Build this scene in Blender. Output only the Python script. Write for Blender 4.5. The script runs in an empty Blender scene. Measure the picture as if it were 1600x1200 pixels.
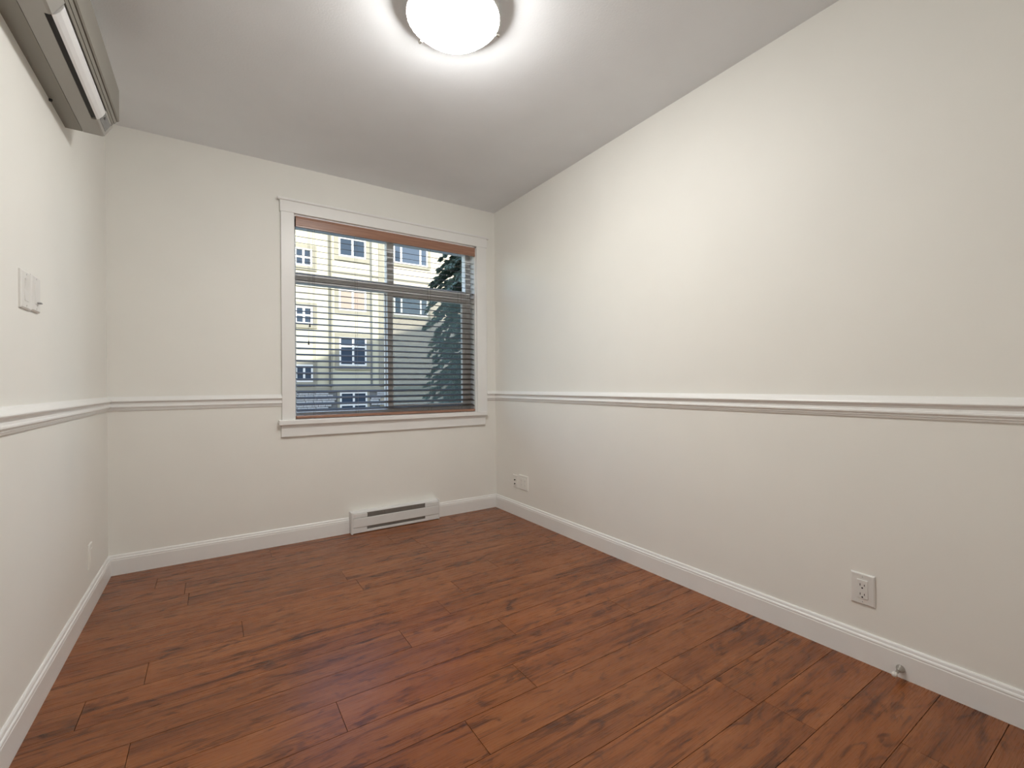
import bpy, bmesh, math, random
from mathutils import Vector, Matrix
random.seed(7)
scene = bpy.context.scene
COL = scene.collection

# ------------------------------------------------------------------ camera
FPX = 711.08
YAW, PITCH, ROLL = math.radians(33.365), math.radians(0.116), math.radians(-0.456)
CAM_H = 1.0094
cam_data = bpy.data.cameras.new('camera')
cam_data.sensor_fit = 'HORIZONTAL'
cam_data.sensor_width = 36.0
cam_data.lens = 36.0 * FPX / 1600.0
cam_data.clip_start = 0.02
cam_data.clip_end = 300
cam = bpy.data.objects.new('camera', cam_data)
COL.objects.link(cam)
fwd = Vector((math.sin(YAW) * math.cos(PITCH), math.cos(YAW) * math.cos(PITCH), math.sin(PITCH)))
right = Vector((math.cos(YAW), -math.sin(YAW), 0))
up = right.cross(fwd)
r2 = right * math.cos(ROLL) + up * math.sin(ROLL)
u2 = up * math.cos(ROLL) - right * math.sin(ROLL)
m = Matrix((r2, u2, -fwd)).transposed().to_4x4()
m.translation = Vector((0, 0, CAM_H))
cam.matrix_world = m
scene.camera = cam

# ------------------------------------------------------------------ daylight and exposure
SUN_TRAVEL = Vector((0.25, 1.0, -0.5)).normalized()
SUN_STRENGTH = 7.4
SKY_STRENGTH = 0.75
LAMP_EMISSION = 76.0
world = bpy.data.worlds.new('sky')
scene.world = world
world.use_nodes = True
wn = world.node_tree
wn.nodes.clear()
sky = wn.nodes.new('ShaderNodeTexSky')
sky.sky_type = 'NISHITA'
sky.sun_disc = False
sky.dust_density = 1.0
sky.sun_elevation = math.asin(-SUN_TRAVEL.z)
sky.sun_rotation = math.atan2(-SUN_TRAVEL.x, -SUN_TRAVEL.y)
bg = wn.nodes.new('ShaderNodeBackground')
bg.inputs['Strength'].default_value = SKY_STRENGTH
wo = wn.nodes.new('ShaderNodeOutputWorld')
wn.links.new(sky.outputs[0], bg.inputs['Color'])
wn.links.new(bg.outputs[0], wo.inputs['Surface'])
sun_data = bpy.data.lights.new('sun_offscreen', 'SUN')
sun_data.energy = SUN_STRENGTH
sun_data.angle = math.radians(0.6)
sun_data.color = (1.0, 0.95, 0.85)
sun = bpy.data.objects.new('sun_offscreen', sun_data)
sun.rotation_euler = SUN_TRAVEL.to_track_quat('-Z', 'Y').to_euler()
sun.location = (0, -10, 30)
COL.objects.link(sun)
vs = scene.view_settings
vs.view_transform = 'Standard'
vs.look = 'None'
vs.exposure = 0.0
vs.gamma = 1.0
vs.use_curve_mapping = False

# ------------------------------------------------------------------ helpers
XL, XR, YB, YN, ZC = -0.4727, 1.9684, 3.2408, -0.20, 2.44     # room: left, right, back, near walls, ceiling

def set_in(b, names, val):
    for n in names:
        if n in b.inputs:
            b.inputs[n].default_value = val
            return

def new_mat(name):
    mt = bpy.data.materials.new(name)
    mt.use_nodes = True
    nt = mt.node_tree
    b = nt.nodes['Principled BSDF']
    return mt, nt, b

def plain(name, col, rough=0.5, metal=0.0, spec=0.5, noise=0.03, scale=30.0, bump=0.0, bscale=200.0):
    """procedural paint / plastic / metal: base colour with slight mottling and optional fine relief"""
    mt, nt, b = new_mat(name)
    tc = nt.nodes.new('ShaderNodeTexCoord')
    nz = nt.nodes.new('ShaderNodeTexNoise')
    nz.inputs['Scale'].default_value = scale
    nz.inputs['Detail'].default_value = 3
    nt.links.new(tc.outputs['Object'], nz.inputs['Vector'])
    rp = nt.nodes.new('ShaderNodeValToRGB')
    rp.color_ramp.elements[0].color = tuple(c * (1 - noise) for c in col) + (1,)
    rp.color_ramp.elements[1].color = tuple(min(1, c * (1 + noise)) for c in col) + (1,)
    rp.color_ramp.elements[0].position = 0.3
    rp.color_ramp.elements[1].position = 0.7
    nt.links.new(nz.outputs['Fac'], rp.inputs['Fac'])
    nt.links.new(rp.outputs['Color'], b.inputs['Base Color'])
    b.inputs['Roughness'].default_value = rough
    b.inputs['Metallic'].default_value = metal
    set_in(b, ['Specular IOR Level', 'Specular'], spec)
    if bump:
        n2 = nt.nodes.new('ShaderNodeTexNoise')
        n2.inputs['Scale'].default_value = bscale
        n2.inputs['Detail'].default_value = 4
        nt.links.new(tc.outputs['Object'], n2.inputs['Vector'])
        bp = nt.nodes.new('ShaderNodeBump')
        bp.inputs['Strength'].default_value = bump
        bp.inputs['Distance'].default_value = 0.002
        nt.links.new(n2.outputs['Fac'], bp.inputs['Height'])
        nt.links.new(bp.outputs['Normal'], b.inputs['Normal'])
    return mt

def wood_floor():
    mt, nt, b = new_mat('laminate_wood')
    N, Lk = nt.nodes, nt.links
    tc = N.new('ShaderNodeTexCoord')
    oi = N.new('ShaderNodeObjectInfo')
    mul = N.new('ShaderNodeVectorMath'); mul.operation = 'SCALE'
    comb = N.new('ShaderNodeCombineXYZ')
    for i in range(3):
        Lk.new(oi.outputs['Random'], comb.inputs[i])
    Lk.new(comb.outputs[0], mul.inputs[0]); mul.inputs['Scale'].default_value = 57.0
    add = N.new('ShaderNodeVectorMath'); add.operation = 'ADD'
    Lk.new(tc.outputs['Object'], add.inputs[0]); Lk.new(mul.outputs[0], add.inputs[1])
    def noise(sc, scale, detail=4, rough=0.55, dist=0.0):
        mp = N.new('ShaderNodeMapping'); mp.inputs['Scale'].default_value = sc
        Lk.new(add.outputs[0], mp.inputs['Vector'])
        n = N.new('ShaderNodeTexNoise')
        n.inputs['Scale'].default_value = scale; n.inputs['Detail'].default_value = detail
        n.inputs['Roughness'].default_value = rough; n.inputs['Distortion'].default_value = dist
        Lk.new(mp.outputs[0], n.inputs['Vector'])
        return n.outputs['Fac']
    def ramp(fac, stops):
        r = N.new('ShaderNodeValToRGB')
        el = r.color_ramp.elements
        el[0].position, el[0].color = stops[0][0], tuple(stops[0][1]) + (1,)
        el[1].position, el[1].color = stops[-1][0], tuple(stops[-1][1]) + (1,)
        for p_, c_ in stops[1:-1]:
            e = el.new(p_); e.color = tuple(c_) + (1,)
        Lk.new(fac, r.inputs['Fac'])
        return r.outputs['Color']
    def mix(fac, a, bb, mode='MIX'):
        mx = N.new('ShaderNodeMix'); mx.data_type = 'RGBA'; mx.blend_type = mode
        if isinstance(fac, float): mx.inputs['Factor'].default_value = fac
        else: Lk.new(fac, mx.inputs['Factor'])
        Lk.new(a, mx.inputs[6]); Lk.new(bb, mx.inputs[7])
        return mx.outputs[2]
    broad = noise((1.0, 9.0, 1.0), 1.6, 4, 0.6, 0.4)
    base = ramp(broad, [(0.28, WOOD[0]), (0.5, WOOD[1]), (0.74, WOOD[2])])
    fine = noise((2.5, 85.0, 1.0), 4.0, 5, 0.6)
    finec = ramp(fine, [(0.3, (0.84, 0.82, 0.80)), (0.55, (1, 1, 1)), (0.75, (1.06, 1.06, 1.06))])
    c = mix(0.8, base, finec, 'MULTIPLY')
    # long dark mineral streaks and short smudgy knots
    st = noise((1.1, 22.0, 1.0), 1.5, 4, 0.6, 0.8)
    stc = ramp(st, [(0.54, (1, 1, 1)), (0.66, (0.48, 0.42, 0.36))])
    c = mix(0.95, c, stc, 'MULTIPLY')
    kn = noise((5.0, 14.0, 1.0), 1.7, 3, 0.6, 1.2)
    knc = ramp(kn, [(0.55, (1, 1, 1)), (0.62, (0.62, 0.58, 0.50)), (0.70, (0.36, 0.30, 0.22))])
    c = mix(0.9, c, knc, 'MULTIPLY')
    # plank-to-plank tone
    tone = ramp(oi.outputs['Random'], [(0.0, (0.95, 0.95, 0.96)), (0.5, (1, 1, 1)), (1.0, (1.05, 1.02, 1.0))])
    c = mix(1.0, c, tone, 'MULTIPLY')
    Lk.new(c, b.inputs['Base Color'])
    rr = N.new('ShaderNodeMapRange')
    rr.inputs['To Min'].default_value = 0.22; rr.inputs['To Max'].default_value = 0.34
    Lk.new(fine, rr.inputs['Value']); Lk.new(rr.outputs[0], b.inputs['Roughness'])
    set_in(b, ['Specular IOR Level', 'Specular'], 0.45)
    bp = N.new('ShaderNodeBump'); bp.inputs['Strength'].default_value = 0.12; bp.inputs['Distance'].default_value = 0.001
    Lk.new(fine, bp.inputs['Height']); Lk.new(bp.outputs[0], b.inputs['Normal'])
    return mt

WOOD = [(0.155, 0.043, 0.010), (0.262, 0.083, 0.021), (0.325, 0.117, 0.037)]

def blind_wood():
    mt, nt, b = new_mat('blind_wood')
    N, Lk = nt.nodes, nt.links
    tc = N.new('ShaderNodeTexCoord')
    mp = N.new('ShaderNodeMapping'); mp.inputs['Scale'].default_value = (3, 60, 60)
    n = N.new('ShaderNodeTexNoise'); n.inputs['Scale'].default_value = 2; n.inputs['Detail'].default_value = 5
    r = N.new('ShaderNodeValToRGB')
    r.color_ramp.elements[0].position = 0.3; r.color_ramp.elements[1].position = 0.7
    r.color_ramp.elements[0].color = (0.29, 0.145, 0.095, 1); r.color_ramp.elements[1].color = (0.40, 0.215, 0.145, 1)
    Lk.new(tc.outputs['Object'], mp.inputs[0]); Lk.new(mp.outputs[0], n.inputs['Vector'])
    Lk.new(n.outputs['Fac'], r.inputs[0]); Lk.new(r.outputs[0], b.inputs['Base Color'])
    b.inputs['Roughness'].default_value = 0.3
    return mt

def glass(name, tint=(0.97, 0.985, 0.98)):
    mt = bpy.data.materials.new(name); mt.use_nodes = True
    nt = mt.node_tree; nt.nodes.clear()
    o = nt.nodes.new('ShaderNodeOutputMaterial')
    tr = nt.nodes.new('ShaderNodeBsdfTransparent'); tr.inputs[0].default_value = tint + (1,)
    nt.links.new(tr.outputs[0], o.inputs['Surface'])
    return mt

def screen_mat():
    mt = bpy.data.materials.new('insect_screen'); mt.use_nodes = True
    nt = mt.node_tree; nt.nodes.clear()
    o = nt.nodes.new('ShaderNodeOutputMaterial')
    tr = nt.nodes.new('ShaderNodeBsdfTransparent')
    df = nt.nodes.new('ShaderNodeBsdfDiffuse'); df.inputs[0].default_value = (0.26, 0.32, 0.29, 1)
    tl = nt.nodes.new('ShaderNodeBsdfTranslucent'); tl.inputs[0].default_value = (0.26, 0.32, 0.29, 1)
    m1 = nt.nodes.new('ShaderNodeMixShader'); m1.inputs[0].default_value = 0.5
    m2 = nt.nodes.new('ShaderNodeMixShader'); m2.inputs[0].default_value = 0.30
    nt.links.new(df.outputs[0], m1.inputs[1]); nt.links.new(tl.outputs[0], m1.inputs[2])
    nt.links.new(tr.outputs[0], m2.inputs[1]); nt.links.new(m1.outputs[0], m2.inputs[2])
    nt.links.new(m2.outputs[0], o.inputs['Surface'])
    return mt

def emit(name, col, strength):
    mt, nt, b = new_mat(name)
    b.inputs['Base Color'].default_value = (0.9, 0.88, 0.82, 1)
    b.inputs['Roughness'].default_value = 0.35
    set_in(b, ['Emission Color'], col + (1,))
    set_in(b, ['Emission Strength'], strength)
    return mt

M = {
    'wall': plain('wall_paint', (0.905, 0.895, 0.845), 0.55, spec=0.3, noise=0.012, scale=3, bump=0.05, bscale=260),
    'ceil': plain('ceiling_paint', (0.880, 0.900, 0.920), 0.8, spec=0.2, noise=0.015, scale=4, bump=0.25, bscale=120),
    'trim': plain('trim_paint', (0.90, 0.895, 0.875), 0.35, noise=0.01, scale=8),
    'vinyl': plain('window_vinyl', (0.90, 0.90, 0.90), 0.35, noise=0.01),
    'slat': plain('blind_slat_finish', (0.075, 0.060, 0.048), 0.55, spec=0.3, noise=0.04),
    'plate': plain('plate_plastic', (0.82, 0.81, 0.78), 0.3, noise=0.01),
    'dark': plain('dark_slot', (0.015, 0.014, 0.013), 0.6),
    'heater': plain('heater_enamel', (0.80, 0.80, 0.785), 0.3, noise=0.01),
    'grille': plain('heater_grille', (0.22, 0.215, 0.20), 0.45, metal=0.3),
    'fin': plain('heater_fin', (0.42, 0.41, 0.39), 0.35, metal=0.7),
    'steel': plain('brushed_steel', (0.50, 0.48, 0.44), 0.32, metal=1.0),
    'rubber': plain('white_rubber', (0.78, 0.75, 0.70), 0.6),
    'ac': plain('ac_shell', (0.25, 0.235, 0.20), 0.4, noise=0.01),
    'ac_tray': plain('ac_tray', (0.40, 0.39, 0.36), 0.4, noise=0.01),
    'ac_white': plain('ac_louver_white', (0.85, 0.85, 0.85), 0.22, noise=0.01),
    'ac_grey': plain('ac_grey', (0.33, 0.33, 0.33), 0.35),
    'ac_display': plain('ac_display', (0.20, 0.205, 0.205), 0.25),
    'metal_white': plain('lamp_pan', (0.78, 0.78, 0.76), 0.4),
    'bulb': emit('lamp_glass', (1.0, 0.985, 0.955), LAMP_EMISSION),
    'cord': plain('blind_cord', (0.220, 0.210, 0.190), 0.8),
    'glass': glass('window_glass'),
    'screen': screen_mat(),
    'floor_base': plain('floor_underlay', (0.025, 0.014, 0.010), 0.9),
    'stucco': plain('yellow_stucco', (0.430, 0.410, 0.310), 0.85, spec=0.3, noise=0.04, scale=2, bump=0.3, bscale=30),
    'stucco_r': plain('cream_stucco', (0.450, 0.400, 0.320), 0.85, spec=0.3, noise=0.04, scale=2, bump=0.3, bscale=30),
    'ext_trim': plain('tan_trim', (0.250, 0.235, 0.185), 0.7, spec=0.3, noise=0.05, scale=3),
    'ext_white': plain('white_window_frame', (0.600, 0.600, 0.580), 0.5, spec=0.3),
    'ext_glass': plain('far_window_glass', (0.040, 0.055, 0.080), 0.06, spec=0.5),
    'ext_blind': plain('far_window_blind', (0.310, 0.245, 0.200), 0.6, spec=0.3),
    'downspout': plain('downspout_metal', (0.140, 0.140, 0.125), 0.5, spec=0.3),
    'stone': plain('stone_veneer', (0.360, 0.360, 0.360), 0.9, spec=0.3, noise=0.25, scale=4, bump=0.4, bscale=12),
    'mortar': plain('stone_mortar', (0.140, 0.140, 0.140), 0.95, spec=0.3),
    'own_wall': plain('building_cladding', (0.350, 0.320, 0.260), 0.9, spec=0.3),
    'ground': plain('courtyard_ground', (0.200, 0.210, 0.180), 0.9, spec=0.3, noise=0.15, scale=1),
    'bark': plain('tree_bark', (0.100, 0.080, 0.060), 0.9, spec=0.3, noise=0.2, scale=8),
    'needles': plain('spruce_needles', (0.190, 0.240, 0.190), 0.7, spec=0.3, noise=0.35, scale=5),
    'roof': plain('roof_shingle', (0.090, 0.090, 0.090), 0.9, spec=0.3, noise=0.1),
}
M['wood'] = wood_floor()
M['blind'] = blind_wood()

def bm_box(bm, x0, x1, y0, y1, z0, z1, bev=0.0, seg=1):
    r = bmesh.ops.create_cube(bm, size=1.0)
    vsx = r['verts']
    for v in vsx:
        v.co = Vector(((x0 + x1) / 2 + v.co.x * (x1 - x0), (y0 + y1) / 2 + v.co.y * (y1 - y0), (z0 + z1) / 2 + v.co.z * (z1 - z0)))
    if bev:
        es = list({e for v in vsx for e in v.link_edges})
        bmesh.ops.bevel(bm, geom=es, offset=bev, segments=seg, affect='EDGES', profile=0.5)

def bm_prism(bm, pts, axis, a, b, ma=0.0, mb=0.0, flip=1):
    """extrude a 2-D profile along an axis. pts are (u, v); ma/mb shift the two ends by m*u (mitres)"""
    va, vb = [], []
    for (u, v) in pts:
        pa, pb = a + ma * u, b + mb * u
        if axis == 'x':
            va.append(bm.verts.new((pa, u * flip, v))); vb.append(bm.verts.new((pb, u * flip, v)))
        else:
            va.append(bm.verts.new((u * flip, pa, v))); vb.append(bm.verts.new((u * flip, pb, v)))
    n = len(pts)
    for i in range(n):
        j = (i + 1) % n
        bm.faces.new((va[i], va[j], vb[j], vb[i]))
    bm.faces.new(va[::-1]); bm.faces.new(vb)
    bmesh.ops.recalc_face_normals(bm, faces=bm.faces[:])

def bm_tube(bm, p0, p1, r0, r1=None, n=12, cap=True):
    p0, p1 = Vector(p0), Vector(p1)
    r1 = r0 if r1 is None else r1
    d = (p1 - p0)
    q = d.to_track_quat('Z', 'Y')
    A, B = [], []
    for i in range(n):
        a = 2 * math.pi * i / n
        o = Vector((math.cos(a), math.sin(a), 0))
        A.append(bm.verts.new(p0 + q @ (o * r0))); B.append(bm.verts.new(p1 + q @ (o * r1)))
    for i in range(n):
        j = (i + 1) % n
        bm.faces.new((A[i], A[j], B[j], B[i]))
    if cap:
        bm.faces.new(A[::-1]); bm.faces.new(B)

def bm_lathe(bm, prof, c, n=32, axis='z'):
    """revolve (r, h) profile about an axis through c"""
    rings = []
    for (r, h) in prof:
        ring = []
        for i in range(n):
            a = 2 * math.pi * i / n
            if axis == 'z': co = (c[0] + r * math.cos(a), c[1] + r * math.sin(a), c[2] + h)
            else: co = (c[0] + h, c[1] + r * math.cos(a), c[2] + r * math.sin(a))
            ring.append(bm.verts.new(co))
        rings.append(ring)
    for k in range(len(rings) - 1):
        for i in range(n):
            j = (i + 1) % n
            bm.faces.new((rings[k][i], rings[k][j], rings[k + 1][j], rings[k + 1][i]))
    bm.faces.new(rings[0][::-1]); bm.faces.new(rings[-1])
    bmesh.ops.recalc_face_normals(bm, faces=bm.faces[:])

def obj(name, bm, mat, parent=None, smooth=False, origin=None):
    me = bpy.data.meshes.new(name)
    if origin is None:
        xs = [v.co for v in bm.verts]
        lo = Vector((min(v.x for v in xs), min(v.y for v in xs), min(v.z for v in xs)))
        hi = Vector((max(v.x for v in xs), max(v.y for v in xs), max(v.z for v in xs)))
        origin = (lo + hi) / 2
        origin.z = lo.z
    origin = Vector(origin)
    for v in bm.verts:
        v.co -= origin
    bm.to_mesh(me); bm.free()
    if smooth:
        for p_ in me.polygons: p_.use_smooth = True
    me.materials.append(M[mat])
    o = bpy.data.objects.new(name, me)
    COL.objects.link(o)
    o.location = origin
    if parent is not None:
        o.parent = parent
        o.location = origin - world_loc(parent)
    return o

def world_loc(o):
    v = Vector(o.location)
    while o.parent is not None:
        o = o.parent
        v = v + Vector(o.location)
    return v

def box(name, x0, x1, y0, y1, z0, z1, mat, parent=None, bev=0.0, seg=1):
    bm = bmesh.new()
    bm_box(bm, x0, x1, y0, y1, z0, z1, bev, seg)
    return obj(name, bm, mat, parent)

def empty(name, loc):
    o = bpy.data.objects.new(name, None)
    o.empty_display_size = 0.1
    o.location = loc
    COL.objects.link(o)
    return o

def tag(o, label=None, cat=None, group=None, kind=None):
    if label: o['label'] = label
    if cat: o['category'] = cat
    if group: o['group'] = group
    if kind: o['kind'] = kind
    return o

def structure(o, label=None, cat=None):
    return tag(o, label, cat, kind='structure')

# ------------------------------------------------------------------ room shell
WX0, WX1, WZ0, WZ1 = 0.445, 1.792, 0.795, 2.130          # rough window opening
WT = 0.20                                                # outer wall thickness

# floor: base slab plus individual laminate planks
fl = box('floor', XL - 0.12, XR + 0.12, YN - 0.12, YB + WT, -0.14, -0.012, 'floor_base')
structure(fl, 'reddish brown wood laminate plank floor with dark knots', 'floor')
PW = 0.1515
row0 = 1.5315
def plank(x0, x1, y0, y1):
    g = 0.0008
    x0 += g; x1 -= g; y0 += g; y1 -= g
    b_ = 0.0002
    bm = bmesh.new()
    lo = [bm.verts.new(c) for c in ((x0, y0, -0.012), (x1, y0, -0.012), (x1, y1, -0.012), (x0, y1, -0.012))]
    mi = [bm.verts.new(c) for c in ((x0, y0, -b_), (x1, y0, -b_), (x1, y1, -b_), (x0, y1, -b_))]
    hi = [bm.verts.new(c) for c in ((x0 + b_, y0 + b_, 0), (x1 - b_, y0 + b_, 0), (x1 - b_, y1 - b_, 0), (x0 + b_, y1 - b_, 0))]
    for a, c in ((lo, mi), (mi, hi)):
        for i in range(4):
            j = (i + 1) % 4
            bm.faces.new((a[i], a[j], c[j], c[i]))
    bm.faces.new(hi); bm.faces.new(lo[::-1])
    obj('plank', bm, 'wood', fl)
joint = {-1: 0.325, 1: 0.638, -5: 1.427, -2: 0.90, 3: -0.20, 5: 0.62, 8: 1.10, 4: 1.32}
for k in range(-12, 13):
    y0, y1 = row0 + k * PW, row0 + (k + 1) * PW
    y0, y1 = max(y0, YN), min(y1, YB)
    if y1 - y0 < 0.01: continue
    j0 = joint.get(k, (k * 0.537) % 1.22 - 0.2)
    xs = [XL]
    x = j0 - 1.22 * 3
    while x < XR:
        if x > XL + 0.04 and x < XR - 0.04: xs.append(x)
        x += 1.22
    xs.append(XR)
    for a, c in zip(xs[:-1], xs[1:]):
        plank(a, c, y0, y1)

ceil = box('ceiling', XL - 0.12, XR + 0.12, YN - 0.12, YB + WT, ZC, ZC + 0.12, 'ceil')
structure(ceil, 'flat pale grey painted ceiling', 'ceiling')
wl = box('wall_left', XL - 0.12, XL, YN - 0.12, YB + WT, -0.012, ZC, 'wall')
structure(wl, 'cream painted wall carrying the air conditioner and switch plates', 'wall')
wr = box('wall_right', XR, XR + 0.12, YN - 0.12, YB + WT, -0.012, ZC, 'wall')
structure(wr, 'long cream painted wall carrying the duplex outlet', 'wall')

# near wall behind the camera, with a closed door (the doorstop on the right wall belongs to it)
bm = bmesh.new()
DX0, DX1, DZ = 1.08, 1.84, 2.03
bm_box(bm, XL, DX0, YN - 0.12, YN, -0.012, ZC)
bm_box(bm, DX1, XR, YN - 0.12, YN, -0.012, ZC)
bm_box(bm, DX0, DX1, YN - 0.12, YN, DZ, ZC)
structure(obj('wall_near', bm, 'wall'), 'cream painted wall around the bedroom door', 'wall')
dr = empty('door_1', ((DX0 + DX1) / 2, YN - 0.04, 0))
structure(dr, 'white panelled bedroom door set in the near wall', 'door')
box('door_leaf', DX0 + 0.003, DX1 - 0.003, YN - 0.06, YN - 0.022, 0.006, DZ - 0.003, 'trim', dr, 0.002)
for (z0, z1) in ((0.25, 0.95), (1.10, 1.85)):
    for (x0, x1) in ((DX0 + 0.11, DX0 + 0.35), (DX0 + 0.41, DX0 + 0.65)):
        box('door_panel', x0, x1, YN - 0.024, YN - 0.014, z0, z1, 'trim', dr, 0.006)
bm = bmesh.new(); bm_lathe(bm, [(0.028, 0), (0.028, 0.006), (0.012, 0.010), (0.012, 0.035), (0.026, 0.045), (0.028, 0.058), (0.02, 0.068)], (0, 0, 0), 20, 'z')
for v in bm.verts: v.co = Vector((DX0 + 0.06 + v.co.x, YN - 0.022 + v.co.z, 1.0 + v.co.y))
obj('door_knob', bm, 'steel', dr, True)

# back wall with the window opening
bm = bmesh.new()
bm_box(bm, XL, WX0, YB, YB + WT, -0.012, ZC)
bm_box(bm, WX1, XR, YB, YB + WT, -0.012, ZC)
bm_box(bm, WX0, WX1, YB, YB + WT, -0.012, WZ0)
bm_box(bm, WX0, WX1, YB, YB + WT, WZ1, ZC)
structure(obj('wall_back', bm, 'wall'), 'cream painted wall holding the window', 'wall')

# baseboards (mitred profile)
BASE = [(0, 0), (0.014, 0), (0.014, 0.080), (0.0125, 0.0835), (0.0132, 0.0875), (0.0120, 0.0915), (0.0085, 0.0945), (0.0080, 0.0985), (0.0070, 0.103), (0.004, 0.107), (0, 0.107)]
RAIL = [(0, 0.885), (0.005, 0.885), (0.0065, 0.8885), (0.0065, 0.8925), (0.0105, 0.894), (0.0105, 0.899), (0.0145, 0.901), (0.017, 0.905), (0.0165, 0.910), (0.0125, 0.913),
        (0.0115, 0.920), (0.0125, 0.928), (0.0145, 0.931), (0.0225, 0.9345), (0.0240, 0.938), (0.0220, 0.942), (0.014, 0.950), (0.007, 0.956), (0.003, 0.961), (0, 0.961)]
def run(name, prof, wall, a, b, ma, mb, label, cat):
    bm = bmesh.new()
    if wall == 'back':
        bm_prism(bm, prof, 'x', a, b, ma, mb, -1)
        for v in bm.verts: v.co.y += YB
    elif wall == 'near':
        bm_prism(bm, prof, 'x', a, b, ma, mb, 1)
        for v in bm.verts: v.co.y += YN
    elif wall == 'left':
        bm_prism(bm, prof, 'y', a, b, ma, mb, 1)
        for v in bm.verts: v.co.x += XL
    else:
        bm_prism(bm, prof, 'y', a, b, ma, mb, -1)
        for v in bm.verts: v.co.x += XR
    return structure(obj(name, bm, 'trim'), label, cat)
HX0, HX1 = 0.782, 1.428            # heater ends
run('baseboard_left', BASE, 'left', YN, YB, 1, -1, 'white baseboard along the wall below the air conditioner', 'baseboard')
run('baseboard_right', BASE, 'right', YN, YB, 1, -1, 'white baseboard along the wall with the doorstop', 'baseboard')
run('baseboard_back', BASE, 'back', XL, HX0 - 0.001, 1, 0, 'long white baseboard below the window ending at the heater', 'baseboard')
run('baseboard_back_corner', BASE, 'back', HX1 + 0.001, XR, 0, -1, 'short white baseboard between the heater and the corner', 'baseboard')
run('trim_1', RAIL, 'left', YN, YB, 1, -1, 'white moulded chair rail below the switch plates', 'chair rail')
run('trim_2', RAIL, 'right', YN, YB, 1, -1, 'white moulded chair rail on the long wall above the outlet', 'chair rail')
run('trim_3', RAIL, 'back', XL, 0.3705, 1, 0, 'white moulded chair rail from the far corner to the window casing', 'chair rail')
run('trim_4', RAIL, 'back', 1.8805, XR, 0, -1, 'stub of white chair rail between window casing and corner', 'chair rail')
run('trim_5', RAIL, 'near', XL, DX0 - 0.08, 1, 0, 'white moulded chair rail beside the bedroom door', 'chair rail')
run('baseboard_near', BASE, 'near', XL, DX0 - 0.08, 1, 0, 'white baseboard beside the bedroom door', 'baseboard')

# ------------------------------------------------------------------ window
w1 = empty('window_1', ((WX0 + WX1) / 2, YB, WZ0))
structure(w1, 'white cased four pane window behind the wooden blind', 'window')
CT = 0.018
box('side_casing', 0.370, 0.447, YB - CT, YB, 0.795, 2.132, 'trim', w1, 0.0015)
box('side_casing', 1.790, 1.880, YB - CT, YB, 0.795, 2.132, 'trim', w1, 0.0015)
box('head_casing', 0.365, 1.885, YB - CT - 0.003, YB, 2.131, 2.205, 'trim', w1, 0.0015)
box('head_cap', 0.350, 1.898, YB - CT - 0.014, YB, 2.203, 2.218, 'trim', w1, 0.003)
box('window_stool', 0.350, 1.868, YB - 0.042, YB + 0.10, 0.765, 0.797, 'trim', w1, 0.004, 2)
box('apron', 0.366, 1.862, YB - CT, YB, 0.688, 0.766, 'trim', w1, 0.0015)
FY0, FY1 = YB + 0.085, YB + 0.15
box('jamb', WX0, WX0 + 0.006, YB, FY0 + 0.01, 0.797, WZ1, 'trim', w1)
box('jamb', WX1 - 0.012, WX1, YB, FY0 + 0.01, 0.797, WZ1, 'trim', w1)
box('jamb', WX0, WX1, YB, FY0 + 0.01, WZ1 - 0.012, WZ1, 'trim', w1)
# vinyl frame
bm = bmesh.new()
fx0, fx1, fz0, fz1 = WX0 + 0.002, WX1 - 0.008, 0.797, WZ1 - 0.008
fw = 0.045
fl_ = 0.022
bm_box(bm, fx0, fx0 + fl_, FY0, FY1, fz0, fz1, 0.003)
bm_box(bm, fx1 - fw, fx1, FY0, FY1, fz0, fz1, 0.003)
bm_box(bm, fx0 + fl_, fx1 - fw, FY0, FY1, fz0, fz0 + 0.04, 0.003)
bm_box(bm, fx0 + fl_, fx1 - fw, FY0, FY1, fz1 - fw, fz1, 0.003)
obj('window_frame', bm, 'vinyl', w1)
box('transom_bar', fx0 + fl_, fx1 - fw, FY0, FY1, 1.705, 1.775, 'vinyl', w1, 0.004)
MX = 1.117
box('upper_mullion', MX - 0.030, MX + 0.024, FY0 + 0.004, FY1, 1.775, fz1 - fw, 'vinyl', w1, 0.004)
# lower slider: fixed pane on the left, sliding sash on the right
bm = bmesh.new()
sx0, sx1, sz0, sz1 = MX - 0.028, fx1 - fw, fz0 + 0.04, 1.705
sy0, sy1 = FY0 + 0.002, FY0 + 0.034
bm_box(bm, sx0, sx0 + 0.042, sy0, sy1, sz0, sz1, 0.003)
bm_box(bm, sx1 - 0.030, sx1, sy0, sy1, sz0, sz1, 0.003)
bm_box(bm, sx0 + 0.042, sx1 - 0.030, sy0, sy1, sz0, sz0 + 0.032, 0.003)
bm_box(bm, sx0 + 0.042, sx1 - 0.030, sy0, sy1, sz1 - 0.030, sz1, 0.003)
obj('sliding_sash', bm, 'vinyl', w1)
box('meeting_stile', MX - 0.036, MX + 0.006, sy1 + 0.002, FY1, sz0, sz1, 'vinyl', w1, 0.003)
box('sash_latch', MX - 0.014, MX + 0.002, sy0 - 0.012, sy0, 1.235, 1.285, 'vinyl', w1, 0.003)
box('glass_pane', fx0 + fl_ - 0.004, MX - 0.026, FY0 + 0.030, FY0 + 0.034, 1.772, fz1 - fw + 0.004, 'glass', w1)
box('glass_pane', MX + 0.020, fx1 - fw + 0.004, FY0 + 0.030, FY0 + 0.034, 1.772, fz1 - fw + 0.004, 'glass', w1)
box('glass_pane', fx0 + fl_ - 0.004, MX - 0.032, FY0 + 0.044, FY0 + 0.048, fz0 + 0.036, 1.708, 'glass', w1)
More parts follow.
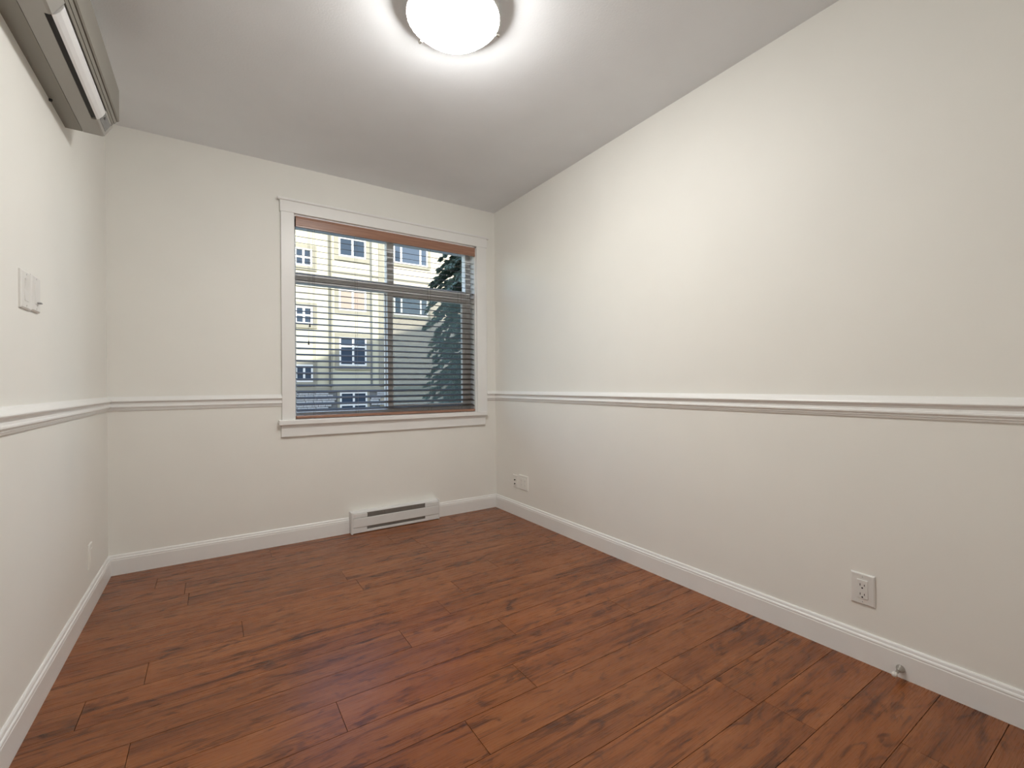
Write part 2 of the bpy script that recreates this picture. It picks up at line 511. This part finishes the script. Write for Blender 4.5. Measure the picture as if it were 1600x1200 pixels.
box('glass_pane', sx0 + 0.038, sx1 - 0.026, FY0 + 0.016, FY0 + 0.020, sz0 + 0.028, sz1 - 0.026, 'glass', w1)
box('insect_screen', MX + 0.004, fx1 - fw + 0.002, FY1 - 0.010, FY1 - 0.009, fz0 + 0.036, 1.708, 'screen', w1)

# ------------------------------------------------------------------ blind
bl = empty('window_blind', (MX, YB + 0.035, 0.800))
tag(bl, 'wooden slat blind hanging lowered and open in the window', 'blind')
SY = YB + 0.036
bx0, bx1 = WX0 + 0.016, WX1 - 0.014
bm = bmesh.new()
bm_prism(bm, [(0, 2.118), (0.012, 2.118), (0.0125, 2.108), (0.011, 2.104), (0.011, 2.062), (0.0125, 2.058), (0.012, 2.050), (0, 2.050)], 'x', WX0 + 0.013, WX1 - 0.013, 0, 0, -1)
for v in bm.verts: v.co.y += YB + 0.002
obj('valance', bm, 'blind', bl)
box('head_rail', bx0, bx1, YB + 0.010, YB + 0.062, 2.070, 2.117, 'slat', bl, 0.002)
br = box('bottom_rail', bx0 - 0.006, bx1 + 0.004, SY - 0.027, SY + 0.027, 0.800, 0.818, 'blind', bl, 0.003, 2)
TILT = math.radians(15.5)
def slat_mesh():
    bm = bmesh.new()
    pts = []
    n = 6
    w, t, crown = 0.050, 0.0022, 0.0008
    for i in range(n + 1):
        u = -w / 2 + w * i / n
        pts.append((u, crown * (1 - (2 * u / w) ** 2) + t / 2))
    for i in range(n, -1, -1):
        u = -w / 2 + w * i / n
        pts.append((u, crown * (1 - (2 * u / w) ** 2) - t / 2))
    pts = [(u * math.cos(TILT) - v * math.sin(TILT), u * math.sin(TILT) + v * math.cos(TILT)) for u, v in pts]
    bm_prism(bm, pts, 'x', -(bx1 - bx0) / 2, (bx1 - bx0) / 2)
    me = bpy.data.meshes.new('slat')
    bm.to_mesh(me); bm.free()
    me.materials.append(M['slat'])
    return me
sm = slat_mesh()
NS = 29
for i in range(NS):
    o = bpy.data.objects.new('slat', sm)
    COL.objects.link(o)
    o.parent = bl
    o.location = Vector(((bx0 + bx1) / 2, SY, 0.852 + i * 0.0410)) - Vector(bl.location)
for lx in (0.573, 0.850, 1.400, 1.660):
    bm = bmesh.new()
    for dy in (-0.0265, 0.0265):
        bm_tube(bm, (lx, SY + dy, 0.81), (lx, SY + dy, 2.075), 0.0008, n=6)
    obj('ladder_cord', bm, 'cord', bl)
    bm = bmesh.new()
    bm_tube(bm, (lx, SY, 0.800), (lx, SY, 0.7975), 0.006, 0.006, 10)
    obj('cord_button', bm, 'cord', br)
for (cx, zt) in ((0.541, 1.402), (0.533, 1.286)):
    bm = bmesh.new(); bm_tube(bm, (cx, SY - 0.032, zt + 0.02), (cx, SY - 0.032, 2.075), 0.0008, n=6)
    pc = obj('pull_cord', bm, 'cord', bl)
    bm = bmesh.new(); bm_lathe(bm, [(0.0015, 0.026), (0.003, 0.020), (0.0048, 0.004), (0.005, 0.0), (0.003, -0.001)], (cx, SY - 0.032, zt), 14)
    obj('tassel', bm, 'dark', pc, True)

# ------------------------------------------------------------------ baseboard heater
ht = empty('baseboard_heater', ((HX0 + HX1) / 2, YB - 0.03, 0))
tag(ht, 'short white electric baseboard heater under the window', 'heater')
D0 = 0.060
bm = bmesh.new()
bm_prism(bm, [(0.0, 0.002), (0.050, 0.002), (0.050, 0.138), (0.046, 0.144), (0.0, 0.146)], 'x', HX0 + 0.003, HX1 - 0.003, 0, 0, -1)
for v in bm.verts: v.co.y += YB
obj('heater_body', bm, 'heater', ht)
box('front_panel', HX0 + 0.012, HX1 - 0.004, YB - D0, YB - 0.049, 0.042, 0.103, 'heater', ht, 0.002)
box('top_cover', HX0 + 0.012, 0.892, YB - D0 + 0.004, YB - 0.049, 0.106, 0.132, 'heater', ht, 0.0015)
box('top_cover', 1.316, HX1 - 0.004, YB - D0 + 0.004, YB - 0.049, 0.106, 0.132, 'heater', ht, 0.0015)
box('bottom_cover', HX0 + 0.012, 0.888, YB - D0 + 0.002, YB - 0.049, 0.004, 0.039, 'heater', ht, 0.0015)
box('bottom_cover', 1.316, HX1 - 0.004, YB - D0 + 0.002, YB - 0.049, 0.004, 0.039, 'heater', ht, 0.0015)
box('bottom_lip', 0.886, 1.318, YB - D0 + 0.002, YB - 0.049, 0.004, 0.021, 'heater', ht, 0.0015)
box('end_cap', HX0, HX0 + 0.013, YB - D0 - 0.001, YB, 0.0, 0.148, 'heater', ht, 0.002)
box('end_cap', HX1 - 0.005, HX1 + 0.002, YB - D0 - 0.001, YB, 0.0, 0.148, 'heater', ht, 0.002)
for nm, z0, z1 in (('top_grille', 0.104, 0.135), ('bottom_grille', 0.021, 0.041)):
    g = box(nm, 0.890, 1.318, YB - 0.052, YB - 0.0495, z0, z1, 'grille', ht)
    bm = bmesh.new()
    n = 46
    for i in range(n):
        x = 0.894 + (1.312 - 0.894) * i / (n - 1)
        bm_box(bm, x - 0.0012, x + 0.0012, YB - 0.055, YB - 0.0515, z0 + 0.001, z1 - 0.001)
    tag(obj('heater_fins', bm, 'fin', g), kind='stuff')

# ------------------------------------------------------------------ wall plates
def to_wall(bm, wall, along, z):
    """local plate space: u across, n out of the wall, v up -> world"""
    for v in bm.verts:
        u, n, w = v.co
        if wall == 'right': v.co = Vector((XR - n, along - u, z + w))
        elif wall == 'left': v.co = Vector((XL + n, along + u, z + w))
    bmesh.ops.recalc_face_normals(bm, faces=bm.faces[:])
def plate(wall, along, z, w, h, t=0.006):
    bm = bmesh.new()
    a, b_ = w / 2, h / 2
    f = 0.004
    lo = [bm.verts.new((x, 0, y)) for x, y in ((-a, -b_), (a, -b_), (a, b_), (-a, b_))]
    md = [bm.verts.new((x, t * 0.6, y)) for x, y in ((-a, -b_), (a, -b_), (a, b_), (-a, b_))]
    hi = [bm.verts.new((x, t, y)) for x, y in ((-a + f, -b_ + f), (a - f, -b_ + f), (a - f, b_ - f), (-a + f, b_ - f))]
    for p_, q in ((lo, md), (md, hi)):
        for i in range(4):
            j = (i + 1) % 4
            bm.faces.new((p_[i], p_[j], q[j], q[i]))
    bm.faces.new(hi); bm.faces.new(lo[::-1])
    to_wall(bm, wall, along, z)
    return bm
def pbox(wall, along, z, u0, u1, n0, n1, v0, v1, bev=0.0):
    bm = bmesh.new(); bm_box(bm, u0, u1, n0, n1, v0, v1, bev); to_wall(bm, wall, along, z)
    return bm
def screw(par, wall, along, z, u, v, t=0.006, mat='plate'):
    bm = bmesh.new(); bm_tube(bm, (u, t - 0.001, v), (u, t + 0.0012, v), 0.0032, 0.0026, 12); to_wall(bm, wall, along, z)
    s = obj('screw', bm, mat, par)
    obj('screw_slot', pbox(wall, along, z, u - 0.0004, u + 0.0004, t + 0.001, t + 0.0014, v - 0.0024, v + 0.0024), 'dark', s)

def duplex(par, wall, along, z, t=0.006):
    rc_ = obj('receptacle', pbox(wall, along, z, -0.0165, 0.0165, t - 0.002, t + 0.0022, -0.0335, 0.0335, 0.0008), 'plate', par)
    for dv in (0.0125, -0.0205):
        for u, hh in ((-0.0063, 0.0040), (0.0063, 0.0034)):
            obj('slot', pbox(wall, along, z, u - 0.0010, u + 0.0010, t + 0.002, t + 0.0026, dv + 0.003 - hh, dv + 0.003 + hh), 'dark', rc_)
        bm = bmesh.new(); bm_tube(bm, (0, t + 0.002, dv - 0.0075), (0, t + 0.0026, dv - 0.0075), 0.0027, 0.0027, 12); to_wall(bm, wall, along, z)
        obj('ground_hole', bm, 'dark', rc_)
# duplex outlet on the long wall
oy, oz = 0.683, 0.2595
ot = empty('wall_outlet', (XR, oy, oz - 0.056)); tag(ot, 'white duplex outlet on the long wall near the doorstop', 'outlet')
obj('cover_plate', plate('right', oy, oz, 0.074, 0.112), 'plate', ot)
duplex(ot, 'right', oy, oz)
for v in (-0.0445, 0.0445): screw(ot, 'right', oy, oz, 0, v)
# pair of plates near the window corner
oy, oz = 2.945, 0.262
cj = empty('cable_jack_plate', (XR, oy, oz - 0.05)); tag(cj, 'narrow cream cable plate with two dark jacks near the window corner', 'wall plate')
obj('cover_plate', plate('right', oy, oz, 0.066, 0.098), 'wall', cj)
for v, r in ((0.010, 0.0050), (-0.020, 0.0048)):
    bm = bmesh.new(); bm_tube(bm, (-0.004, 0.004, v), (-0.004, 0.013, v), r, r * 0.85, 14); to_wall(bm, 'right', oy, oz)
    jk = obj('jack', bm, 'dark', cj)
    bm = bmesh.new(); bm_tube(bm, (-0.004, 0.013, v), (-0.004, 0.0165, v), r * 0.45, r * 0.4, 10); to_wall(bm, 'right', oy, oz)
    obj('jack_pin', bm, 'steel', jk)
screw(cj, 'right', oy, oz, 0, 0.036, mat='wall')
oy, oz = 2.836, 0.267
o2 = empty('double_outlet', (XR, oy, oz - 0.056)); tag(o2, 'wide cream double plate beside the cable jacks near the window corner', 'wall plate')
obj('cover_plate', plate('right', oy, oz, 0.116, 0.110), 'wall', o2)
for u in (-0.023, 0.023):
    rc_ = obj('receptacle', pbox('right', oy, oz, u - 0.0165, u + 0.0165, 0.004, 0.0078, -0.0335, 0.0335, 0.0008), 'wall', o2)
    for v in (0.014, -0.018):
        for du in (-0.005, 0.005):
            obj('slot', pbox('right', oy, oz, u + du - 0.0008, u + du + 0.0008, 0.0076, 0.0082, v - 0.003, v + 0.003), 'ac_grey', rc_)
# painted-over plate low on the left wall
oy, oz = 2.797, 0.245
bp_ = empty('blank_plate', (XL, oy, oz - 0.056)); tag(bp_, 'cream outlet plate low on the wall below the air conditioner', 'wall plate')
obj('cover_plate', plate('left', oy, oz, 0.066, 0.112), 'wall', bp_)
rc_ = obj('receptacle', pbox('left', oy, oz, -0.0165, 0.0165, 0.004, 0.0078, -0.0335, 0.0335, 0.0008), 'wall', bp_)
screw(bp_, 'left', oy, oz, 0, 0.0445, mat='wall')
# switch and slider on the left wall
oy, oz = 1.947, 1.3065
s1 = empty('light_switch', (XL, oy, oz - 0.056)); tag(s1, 'white rocker light switch plate below the air conditioner', 'switch')
obj('cover_plate', plate('left', oy, oz, 0.086, 0.114, 0.0070), 'plate', s1)
bm = bmesh.new()
bm_prism(bm, [(0.0045, -0.033), (0.0085, -0.033), (0.0070, 0.0), (0.0105, 0.033), (0.0045, 0.033)], 'x', -0.0165, 0.0165)
to_wall(bm, 'left', oy, oz)
obj('rocker', bm, 'plate', s1)
for v in (-0.0470, 0.0470): screw(s1, 'left', oy, oz, 0, v, 0.0065)
oy, oz = 2.0345, 1.3090
s2 = empty('slide_dimmer', (XL, oy, oz - 0.056)); tag(s2, 'white slider dimmer plate with a small dark knob beside the light switch', 'switch')
obj('cover_plate', plate('left', oy, oz, 0.082, 0.112, 0.0085), 'plate', s2)
rc_ = obj('dimmer_body', pbox('left', oy, oz, -0.0165, 0.0165, 0.005, 0.0100, -0.0335, 0.0335, 0.0008), 'plate', s2)
obj('slider_track', pbox('left', oy, oz, 0.004, 0.0062, 0.0092, 0.0099, -0.028, 0.026), 'ac_grey', rc_)
for v0, v1 in ((0.014, 0.020), (-0.006, 0.006)):
    obj('indicator_mark', pbox('left', oy, oz, -0.0075, -0.0045, 0.0092, 0.0099, v0, v1), 'ac_grey', rc_)
kb = obj('slider_knob', pbox('left', oy, oz, -0.001, 0.011, 0.0094, 0.0200, -0.030, -0.0255, 0.001), 'ac_grey', s2)
for v in (-0.0470, 0.0470): screw(s2, 'left', oy, oz, 0, v, 0.0075)

# ------------------------------------------------------------------ doorstop
ds = empty('doorstop', (XR - 0.014, 0.573, 0.032)); tag(ds, 'small steel doorstop with white rubber tip on the baseboard', 'doorstop')
def along_x(prof):
    bm = bmesh.new(); bm_lathe(bm, prof, (0, 0, 0), 20, 'z')
    for v in bm.verts: v.co = Vector((XR - 0.014 - v.co.z, 0.573 + v.co.x, 0.032 + v.co.y))
    bmesh.ops.recalc_face_normals(bm, faces=bm.faces[:])
    return bm
obj('base_flange', along_x([(0.0125, 0.0), (0.0125, 0.003), (0.010, 0.006), (0.0060, 0.020), (0.0050, 0.022)]), 'steel', ds, True)
obj('rod', along_x([(0.0046, 0.020), (0.0046, 0.050)]), 'steel', ds, True)
obj('rubber_tip', along_x([(0.0060, 0.048), (0.0080, 0.050), (0.0084, 0.056), (0.0075, 0.061), (0.0045, 0.0635)]), 'rubber', ds, True)

# ------------------------------------------------------------------ ceiling lamp
LX, LY = 0.772, 1.555
cl = empty('ceiling_lamp', (LX, LY, ZC)); tag(cl, 'flush mounted round ceiling lamp with glowing glass bowl', 'lamp')
bm = bmesh.new(); bm_lathe(bm, [(0.170, 0.0), (0.175, -0.003), (0.1770, -0.040), (0.176, -0.042), (0.172, -0.041), (0.170, -0.037), (0.03, -0.037)], (LX, LY, ZC), 48)
obj('lamp_pan', bm, 'metal_white', cl, True)
bm = bmesh.new()
prof = [(0.171, -0.038)]
for i in range(13):
    u = i / 12.0
    prof.append((0.172 * (1 - u) + 0.006 * u, -0.0425 - 0.078 * (1 - (1 - u) ** 2.3)))
bm_lathe(bm, prof, (LX, LY, ZC), 64)
obj('glass_bowl', bm, 'bulb', cl, True)
for k in range(3):
    a = math.radians(111 + 120 * k)
    bm = bmesh.new()
    ca, sa = math.cos(a), math.sin(a)
    bm_tube(bm, (LX + 0.172 * ca, LY + 0.172 * sa, ZC - 0.047), (LX + 0.187 * ca, LY + 0.187 * sa, ZC - 0.047), 0.0045, 0.0062, 12)
    bm_box(bm, LX + 0.176 * ca - 0.004, LX + 0.176 * ca + 0.004, LY + 0.176 * sa - 0.004, LY + 0.176 * sa + 0.004, ZC - 0.051, ZC - 0.037)
    obj('bowl_clip', bm, 'steel', cl, False)

# ------------------------------------------------------------------ wall-mounted air conditioner (profile along the left wall)
AY0, AY1 = 1.58, 2.431
ac = empty('air_conditioner', (XL, (AY0 + AY1) / 2, 2.02)); tag(ac, 'grey wall mounted air conditioner with white louver high above the light switch', 'air conditioner')
def acp(name, pts, y0, y1, mat, bev=None, parent=None):
    bm = bmesh.new(); bm_prism(bm, pts, 'y', y0, y1)
    for v in bm.verts: v.co.x += XL
    return obj(name, bm, mat, parent or ac)
# chamfer axis from A to B
A_, B_ = Vector((0.1127, 2.023)), Vector((0.1547, 2.092))
dch = (B_ - A_); nch = Vector((dch.y, -dch.x)).normalized()
def ch(t, off=0.0):
    q = A_ + dch * t + nch * off
    return (q.x, q.y)
# back/top casing (hollow of the outlet left open behind the louver)
acp('casing', [(0, 2.032), (0.088, 2.032), (0.088, 2.060), (0.128, 2.105), (0.146, 2.105), (0.146, 2.250), (0.12, 2.275), (0.06, 2.285), (0, 2.285)], AY0 + 0.004, AY1 - 0.004, 'ac')
acp('back_tray', [(0, 2.025), (0.0505, 2.0245), (0.0505, 2.033), (0, 2.033)], AY0 + 0.002, AY1 - 0.001, 'ac')
acp('bottom_tray', [(0.0520, 2.0240), (0.0985, 2.0235), (0.0985, 2.033), (0.0520, 2.033)], AY0 + 0.002, AY1 - 0.110, 'ac_tray')
acp('outlet_slot', [(0.0960, 2.026), (0.112, 2.031), (0.145, 2.088), (0.135, 2.100), (0.088, 2.050)], AY0 + 0.05, AY1 - 0.140, 'dark')
lv = [ch(0.03, 0.0), ch(0.12, 0.0035), ch(0.30, 0.006), ch(0.45, 0.0055), ch(0.56, 0.003), ch(0.60, 0.0), ch(0.58, -0.004), ch(0.06, -0.004)]
acp('louver', lv, AY0 + 0.135, AY1 - 0.138, 'ac_white')
acp('grey_strip', [ch(0.67, 0.001), ch(0.79, 0.001), ch(0.79, -0.006), ch(0.67, -0.006)], AY0 + 0.02, AY1 - 0.02, 'ac')
acp('grey_strip', [ch(0.81, 0.002), ch(0.95, 0.002), ch(0.95, -0.006), ch(0.81, -0.006)], AY0 + 0.02, AY1 - 0.014, 'ac')
# front panel, a little proud of the casing
acp('front_panel', [(0.1475, 2.0965), (0.1560, 2.0950), (0.1605, 2.0990), (0.1605, 2.225), (0.1570, 2.236), (0.1475, 2.240)], AY0, AY1, 'ac')
# end blocks carrying the lower corner
for y0, y1, dsp in ((AY1 - 0.137, AY1, True), (AY0, AY0 + 0.133, False)):
    eb = acp('end_block', [(0.0520, 2.0242), (0.108, 2.0232), (0.1150, 2.0255), ch(0.20, 0.0005), ch(0.60, 0.0005), ch(0.66, 0.0), ch(0.66, -0.008), (0.110, 2.060), (0.0520, 2.040)], y0, y1, 'ac_tray')
    if dsp:
        dp = acp('display', [ch(0.17, 0.0016), ch(0.55, 0.0016), ch(0.55, -0.004), ch(0.17, -0.004)], y0 + 0.010, y1 - 0.026, 'ac_display', parent=ac)
        acp('display_lamp', [ch(0.36, 0.0022), ch(0.46, 0.0022), ch(0.46, 0.0), ch(0.36, 0.0)], y0 + 0.026, y0 + 0.040, 'dark', parent=dp)
        for t0 in (0.60, 0.72):
            acp('sensor_mark', [ch(t0, 0.0022), ch(t0 + 0.06, 0.0022), ch(t0 + 0.06, 0.0), ch(t0, 0.0)], y1 - 0.030, y1 - 0.022, 'ac_grey', parent=ac)
bm = bmesh.new(); bm_tube(bm, (XL + 0.004, 2.218, 2.030), (XL + 0.004, 2.218, 2.018), 0.006, 0.005, 10)
obj('drain_nub', bm, 'dark', ac)

# ------------------------------------------------------------------ outside: own building mass (casts the shade on the courtyard)
GZ = -1.6
ob = empty('wall_outer', (0, -2, GZ)); structure(ob, 'outer mass and roof of the building holding this room', 'building')
YO = YB + WT
bm = bmesh.new()
prof = [(-14, 2.58), (16, 2.58), (16, 14.4), (11.5, 16.9), (-8.0, 10.4), (-14, 8.4)]
va = [bm.verts.new((x, -8, z)) for x, z in prof]; vb = [bm.verts.new((x, YO, z)) for x, z in prof]
for i in range(len(prof)):
    j = (i + 1) % len(prof); bm.faces.new((va[i], va[j], vb[j], vb[i]))
bm.faces.new(va[::-1]); bm.faces.new(vb)
bmesh.ops.recalc_face_normals(bm, faces=bm.faces[:])
obj('upper_storeys', bm, 'own_wall', ob)
box('side_wing', -14, XL - 0.13, -8, YO, GZ, 2.575, 'own_wall', ob)
box('side_wing', XR + 0.13, 16, -8, YO, GZ, 2.575, 'own_wall', ob)
box('rear_rooms', XL - 0.125, XR + 0.125, -8, YN - 0.13, GZ, 2.575, 'own_wall', ob)
box('foundation', XL - 0.125, XR + 0.125, YN - 0.125, YO, GZ, -0.145, 'own_wall', ob)
structure(box('floor_outside', -40, 50, YO + 0.01, 60, GZ - 0.2, GZ, 'ground'), 'paved courtyard ground between the buildings', 'ground')

# ------------------------------------------------------------------ far apartment building
FY = 24.0
ab = empty('apartment_building', (8, FY, GZ)); tag(ab, 'yellow stucco apartment building across the courtyard behind the blind', 'building')
box('wall', -14, 5.02, FY + 0.25, FY + 12, GZ, 9.3, 'stucco', ab)
box('wall', 5.02, 7.40, FY, FY + 12, GZ, 9.3, 'stucco', ab)
box('wall', 7.40, 24, FY + 0.05, FY + 12, GZ, 9.3, 'stucco_r', ab)
box('roof', -14.6, 24.6, FY - 0.6, FY + 12.6, 9.3, 9.7, 'roof', ab)
def far_window(x0, x1, z0, z1, y, cols, rowsplit, trim=0.2, blind=False):
    """x0..x1, z0..z1 outer white frame; cols = list of column boundaries (fractions); rowsplit fractions"""
    t = trim
    bm = bmesh.new()
    bm_box(bm, x0 - t, x0, y - 0.05, y, z0 - t, z1 + t); bm_box(bm, x1, x1 + t, y - 0.05, y, z0 - t, z1 + t)
    bm_box(bm, x0, x1, y - 0.05, y, z1, z1 + t); bm_box(bm, x0, x1, y - 0.07, y, z0 - t, z0)
    w = obj('window', bm, 'ext_trim', ab)
    f = 0.085
    bm = bmesh.new()
    bm_box(bm, x0, x0 + f, y - 0.06, y, z0, z1); bm_box(bm, x1 - f, x1, y - 0.06, y, z0, z1)
    bm_box(bm, x0 + f, x1 - f, y - 0.06, y, z0, z0 + f); bm_box(bm, x0 + f, x1 - f, y - 0.06, y, z1 - f, z1)
    for c in cols:
        x = x0 + (x1 - x0) * c; bm_box(bm, x - 0.05, x + 0.05, y - 0.058, y, z0 + f, z1 - f)
    for r in rowsplit:
        z = z0 + (z1 - z0) * r; bm_box(bm, x0 + f, x1 - f, y - 0.057, y, z - 0.045, z + 0.045)
    obj('white_frame', bm, 'ext_white', w)
    xs = [x0 + f * 0.5] + [x0 + (x1 - x0) * c for c in cols] + [x1 - f * 0.5]
    zs = [z0 + f * 0.5] + [z0 + (z1 - z0) * r for r in rowsplit] + [z1 - f * 0.5]
    for i in range(len(xs) - 1):
        for j in range(len(zs) - 1):
            mt = 'ext_blind' if blind else 'ext_glass'
            box('pane', xs[i], xs[i + 1], y - 0.03, y - 0.005, zs[j], zs[j + 1], mt, w)
for k, z0 in enumerate((6.93, 4.08, 1.23, -1.2)):
    if k < 3: far_window(3.36, 4.16, z0, z0 + 0.86, FY + 0.25, [0.5], [0.5])
far_window(5.36, 6.72, 7.60, 8.58, FY, [0.5], [])
far_window(5.36, 6.72, 4.86, 6.30, FY, [0.5], [0.70], blind=True)
far_window(5.36, 6.72, 2.05, 3.50, FY, [0.5], [0.68])
far_window(5.36, 6.72, -0.60, 0.72, FY - 0.065, [0.5], [0.5], trim=0.12)
far_window(8.20, 10.18, 7.66, 8.95, FY + 0.05, [0.22, 0.78], [], trim=0.14)
far_window(8.20, 10.18, 4.86, 6.15, FY + 0.05, [0.22, 0.78], [], trim=0.14)
for x in (4.95, 6.98):
    bm = bmesh.new(); bm_tube(bm, (x, FY - 0.02 if x > 5 else FY + 0.19, 1.0), (x, FY - 0.02 if x > 5 else FY + 0.19, 9.25), 0.055, n=10)
    obj('downspout', bm, 'downspout', ab)
box('corner_board', 7.38, 7.66, FY - 0.05, FY + 0.03, 1.0, 9.25, 'ext_trim', ab)
box('corner_board', 4.98, 5.04, FY - 0.04, FY + 0.25, 1.0, 9.25, 'ext_trim', ab)
for (x0, x1, y) in ((-14, 5.02, FY + 0.25), (5.02, 7.42, FY), (7.42, 24, FY + 0.05)):
    box('belt_course', x0, x1, y - 0.16, y, 0.80, 0.98, 'ext_trim', ab)
    if x0 > 0: box('storey_band', x0, x1, y - 0.03, y, 6.72, 6.84, 'ext_trim', ab)
# stone veneer below the belt course: visible stretch built stone by stone
vn = box('stone_base', 2.4, 7.40, FY - 0.06, FY + 0.02, GZ, 0.80, 'mortar', ab)
sbm = bmesh.new(); bm_box(sbm, -0.5, 0.5, -0.5, 0.5, 0, 1, 0.06)
sme = bpy.data.meshes.new('stone'); sbm.to_mesh(sme); sbm.free(); sme.materials.append(M['stone'])
z = -0.75
while z < 0.74:
    hh = random.choice((0.10, 0.14, 0.18))
    hh = min(hh, 0.79 - z)
    x = 2.45 - random.random() * 0.2
    while x < 7.3:
        ww = random.uniform(0.28, 0.62)
        if not (x + ww > 5.22 and x < 6.86 and z + hh > -0.72):
            o = bpy.data.objects.new('stone', sme)
            COL.objects.link(o); o.parent = vn
            o.scale = (ww - 0.02, random.uniform(0.07, 0.14), hh - 0.02)
            o.location = Vector((x + ww / 2, FY - 0.07, z)) - world_loc(vn)
        x += ww
    z += hh

# ------------------------------------------------------------------ conifer in the courtyard
TX, TY = 8.30, 15.0
tr = empty('conifer_tree', (TX, TY, GZ)); tag(tr, 'grey green conifer with drooping boughs beyond the right panes', 'tree')
bm = bmesh.new(); bm_tube(bm, (TX, TY, GZ), (TX, TY, 5.0), 0.17, 0.10, 10); bm_tube(bm, (TX, TY, 5.0), (TX, TY, 9.6), 0.10, 0.02, 10)
obj('trunk', bm, 'bark', tr)
bmb, bmf = bmesh.new(), bmesh.new()
rng = random.Random(3)
def tuft(c, d, s):
    """small spray: crossed pointed leaflets along d"""
    d = d.normalized()
    q = d.to_track_quat('X', 'Z')
    for a in (0, 1.05, 2.1):
        a += rng.uniform(-0.3, 0.3)
        w = Vector((0, math.cos(a), math.sin(a)))
        p0 = c; p1 = c + q @ (Vector((0.5, 0, 0)) * s + w * 0.24 * s); p2 = c + d * s * 1.1; p3 = c + q @ (Vector((0.5, 0, 0)) * s - w * 0.24 * s)
        bmf.faces.new([bmf.verts.new(p) for p in (p0, p1, p2, p3)])
zz = -1.0
while zz < 9.2:
    R_ = 1.75 * min(1.0, (9.8 - zz) / 4.5) * rng.uniform(0.86, 1.05)
    n = 9
    a0 = rng.random() * 6.28
    for i in range(n):
        a = a0 + 6.283 * i / n + rng.uniform(-0.2, 0.2)
        L_ = R_ * rng.uniform(0.85, 1.1)
        dirh = Vector((math.cos(a), math.sin(a), 0))
        pts = []
        for k in range(9):
            u = k / 8
            pts.append(Vector((TX, TY, zz)) + dirh * (L_ * u) + Vector((0, 0, 0.12 * u - 0.85 * u * u * L_ / 1.6)))
        for k in range(8):
            bm_tube(bmb, pts[k], pts[k + 1], 0.022 * (1 - k / 9), 0.022 * (1 - (k + 1) / 9), 5, False)
        for k in range(1, 9):
            seg = (pts[k] - pts[k - 1])
            for _ in range(11):
                c = pts[k - 1] + seg * rng.random()
                side = Vector((-dirh.y, dirh.x, 0)) * rng.uniform(-1, 1)
                d = seg.normalized() * 0.7 + side * 0.9 + Vector((0, 0, rng.uniform(-0.5, 0.3)))
                tuft(c + side * 0.10 * (1.1 - k / 9), d, rng.uniform(0.16, 0.30))
    zz += 0.36
tag(obj('bough', bmb, 'bark', tr), kind='stuff')
tag(obj('foliage', bmf, 'needles', tr), kind='stuff')
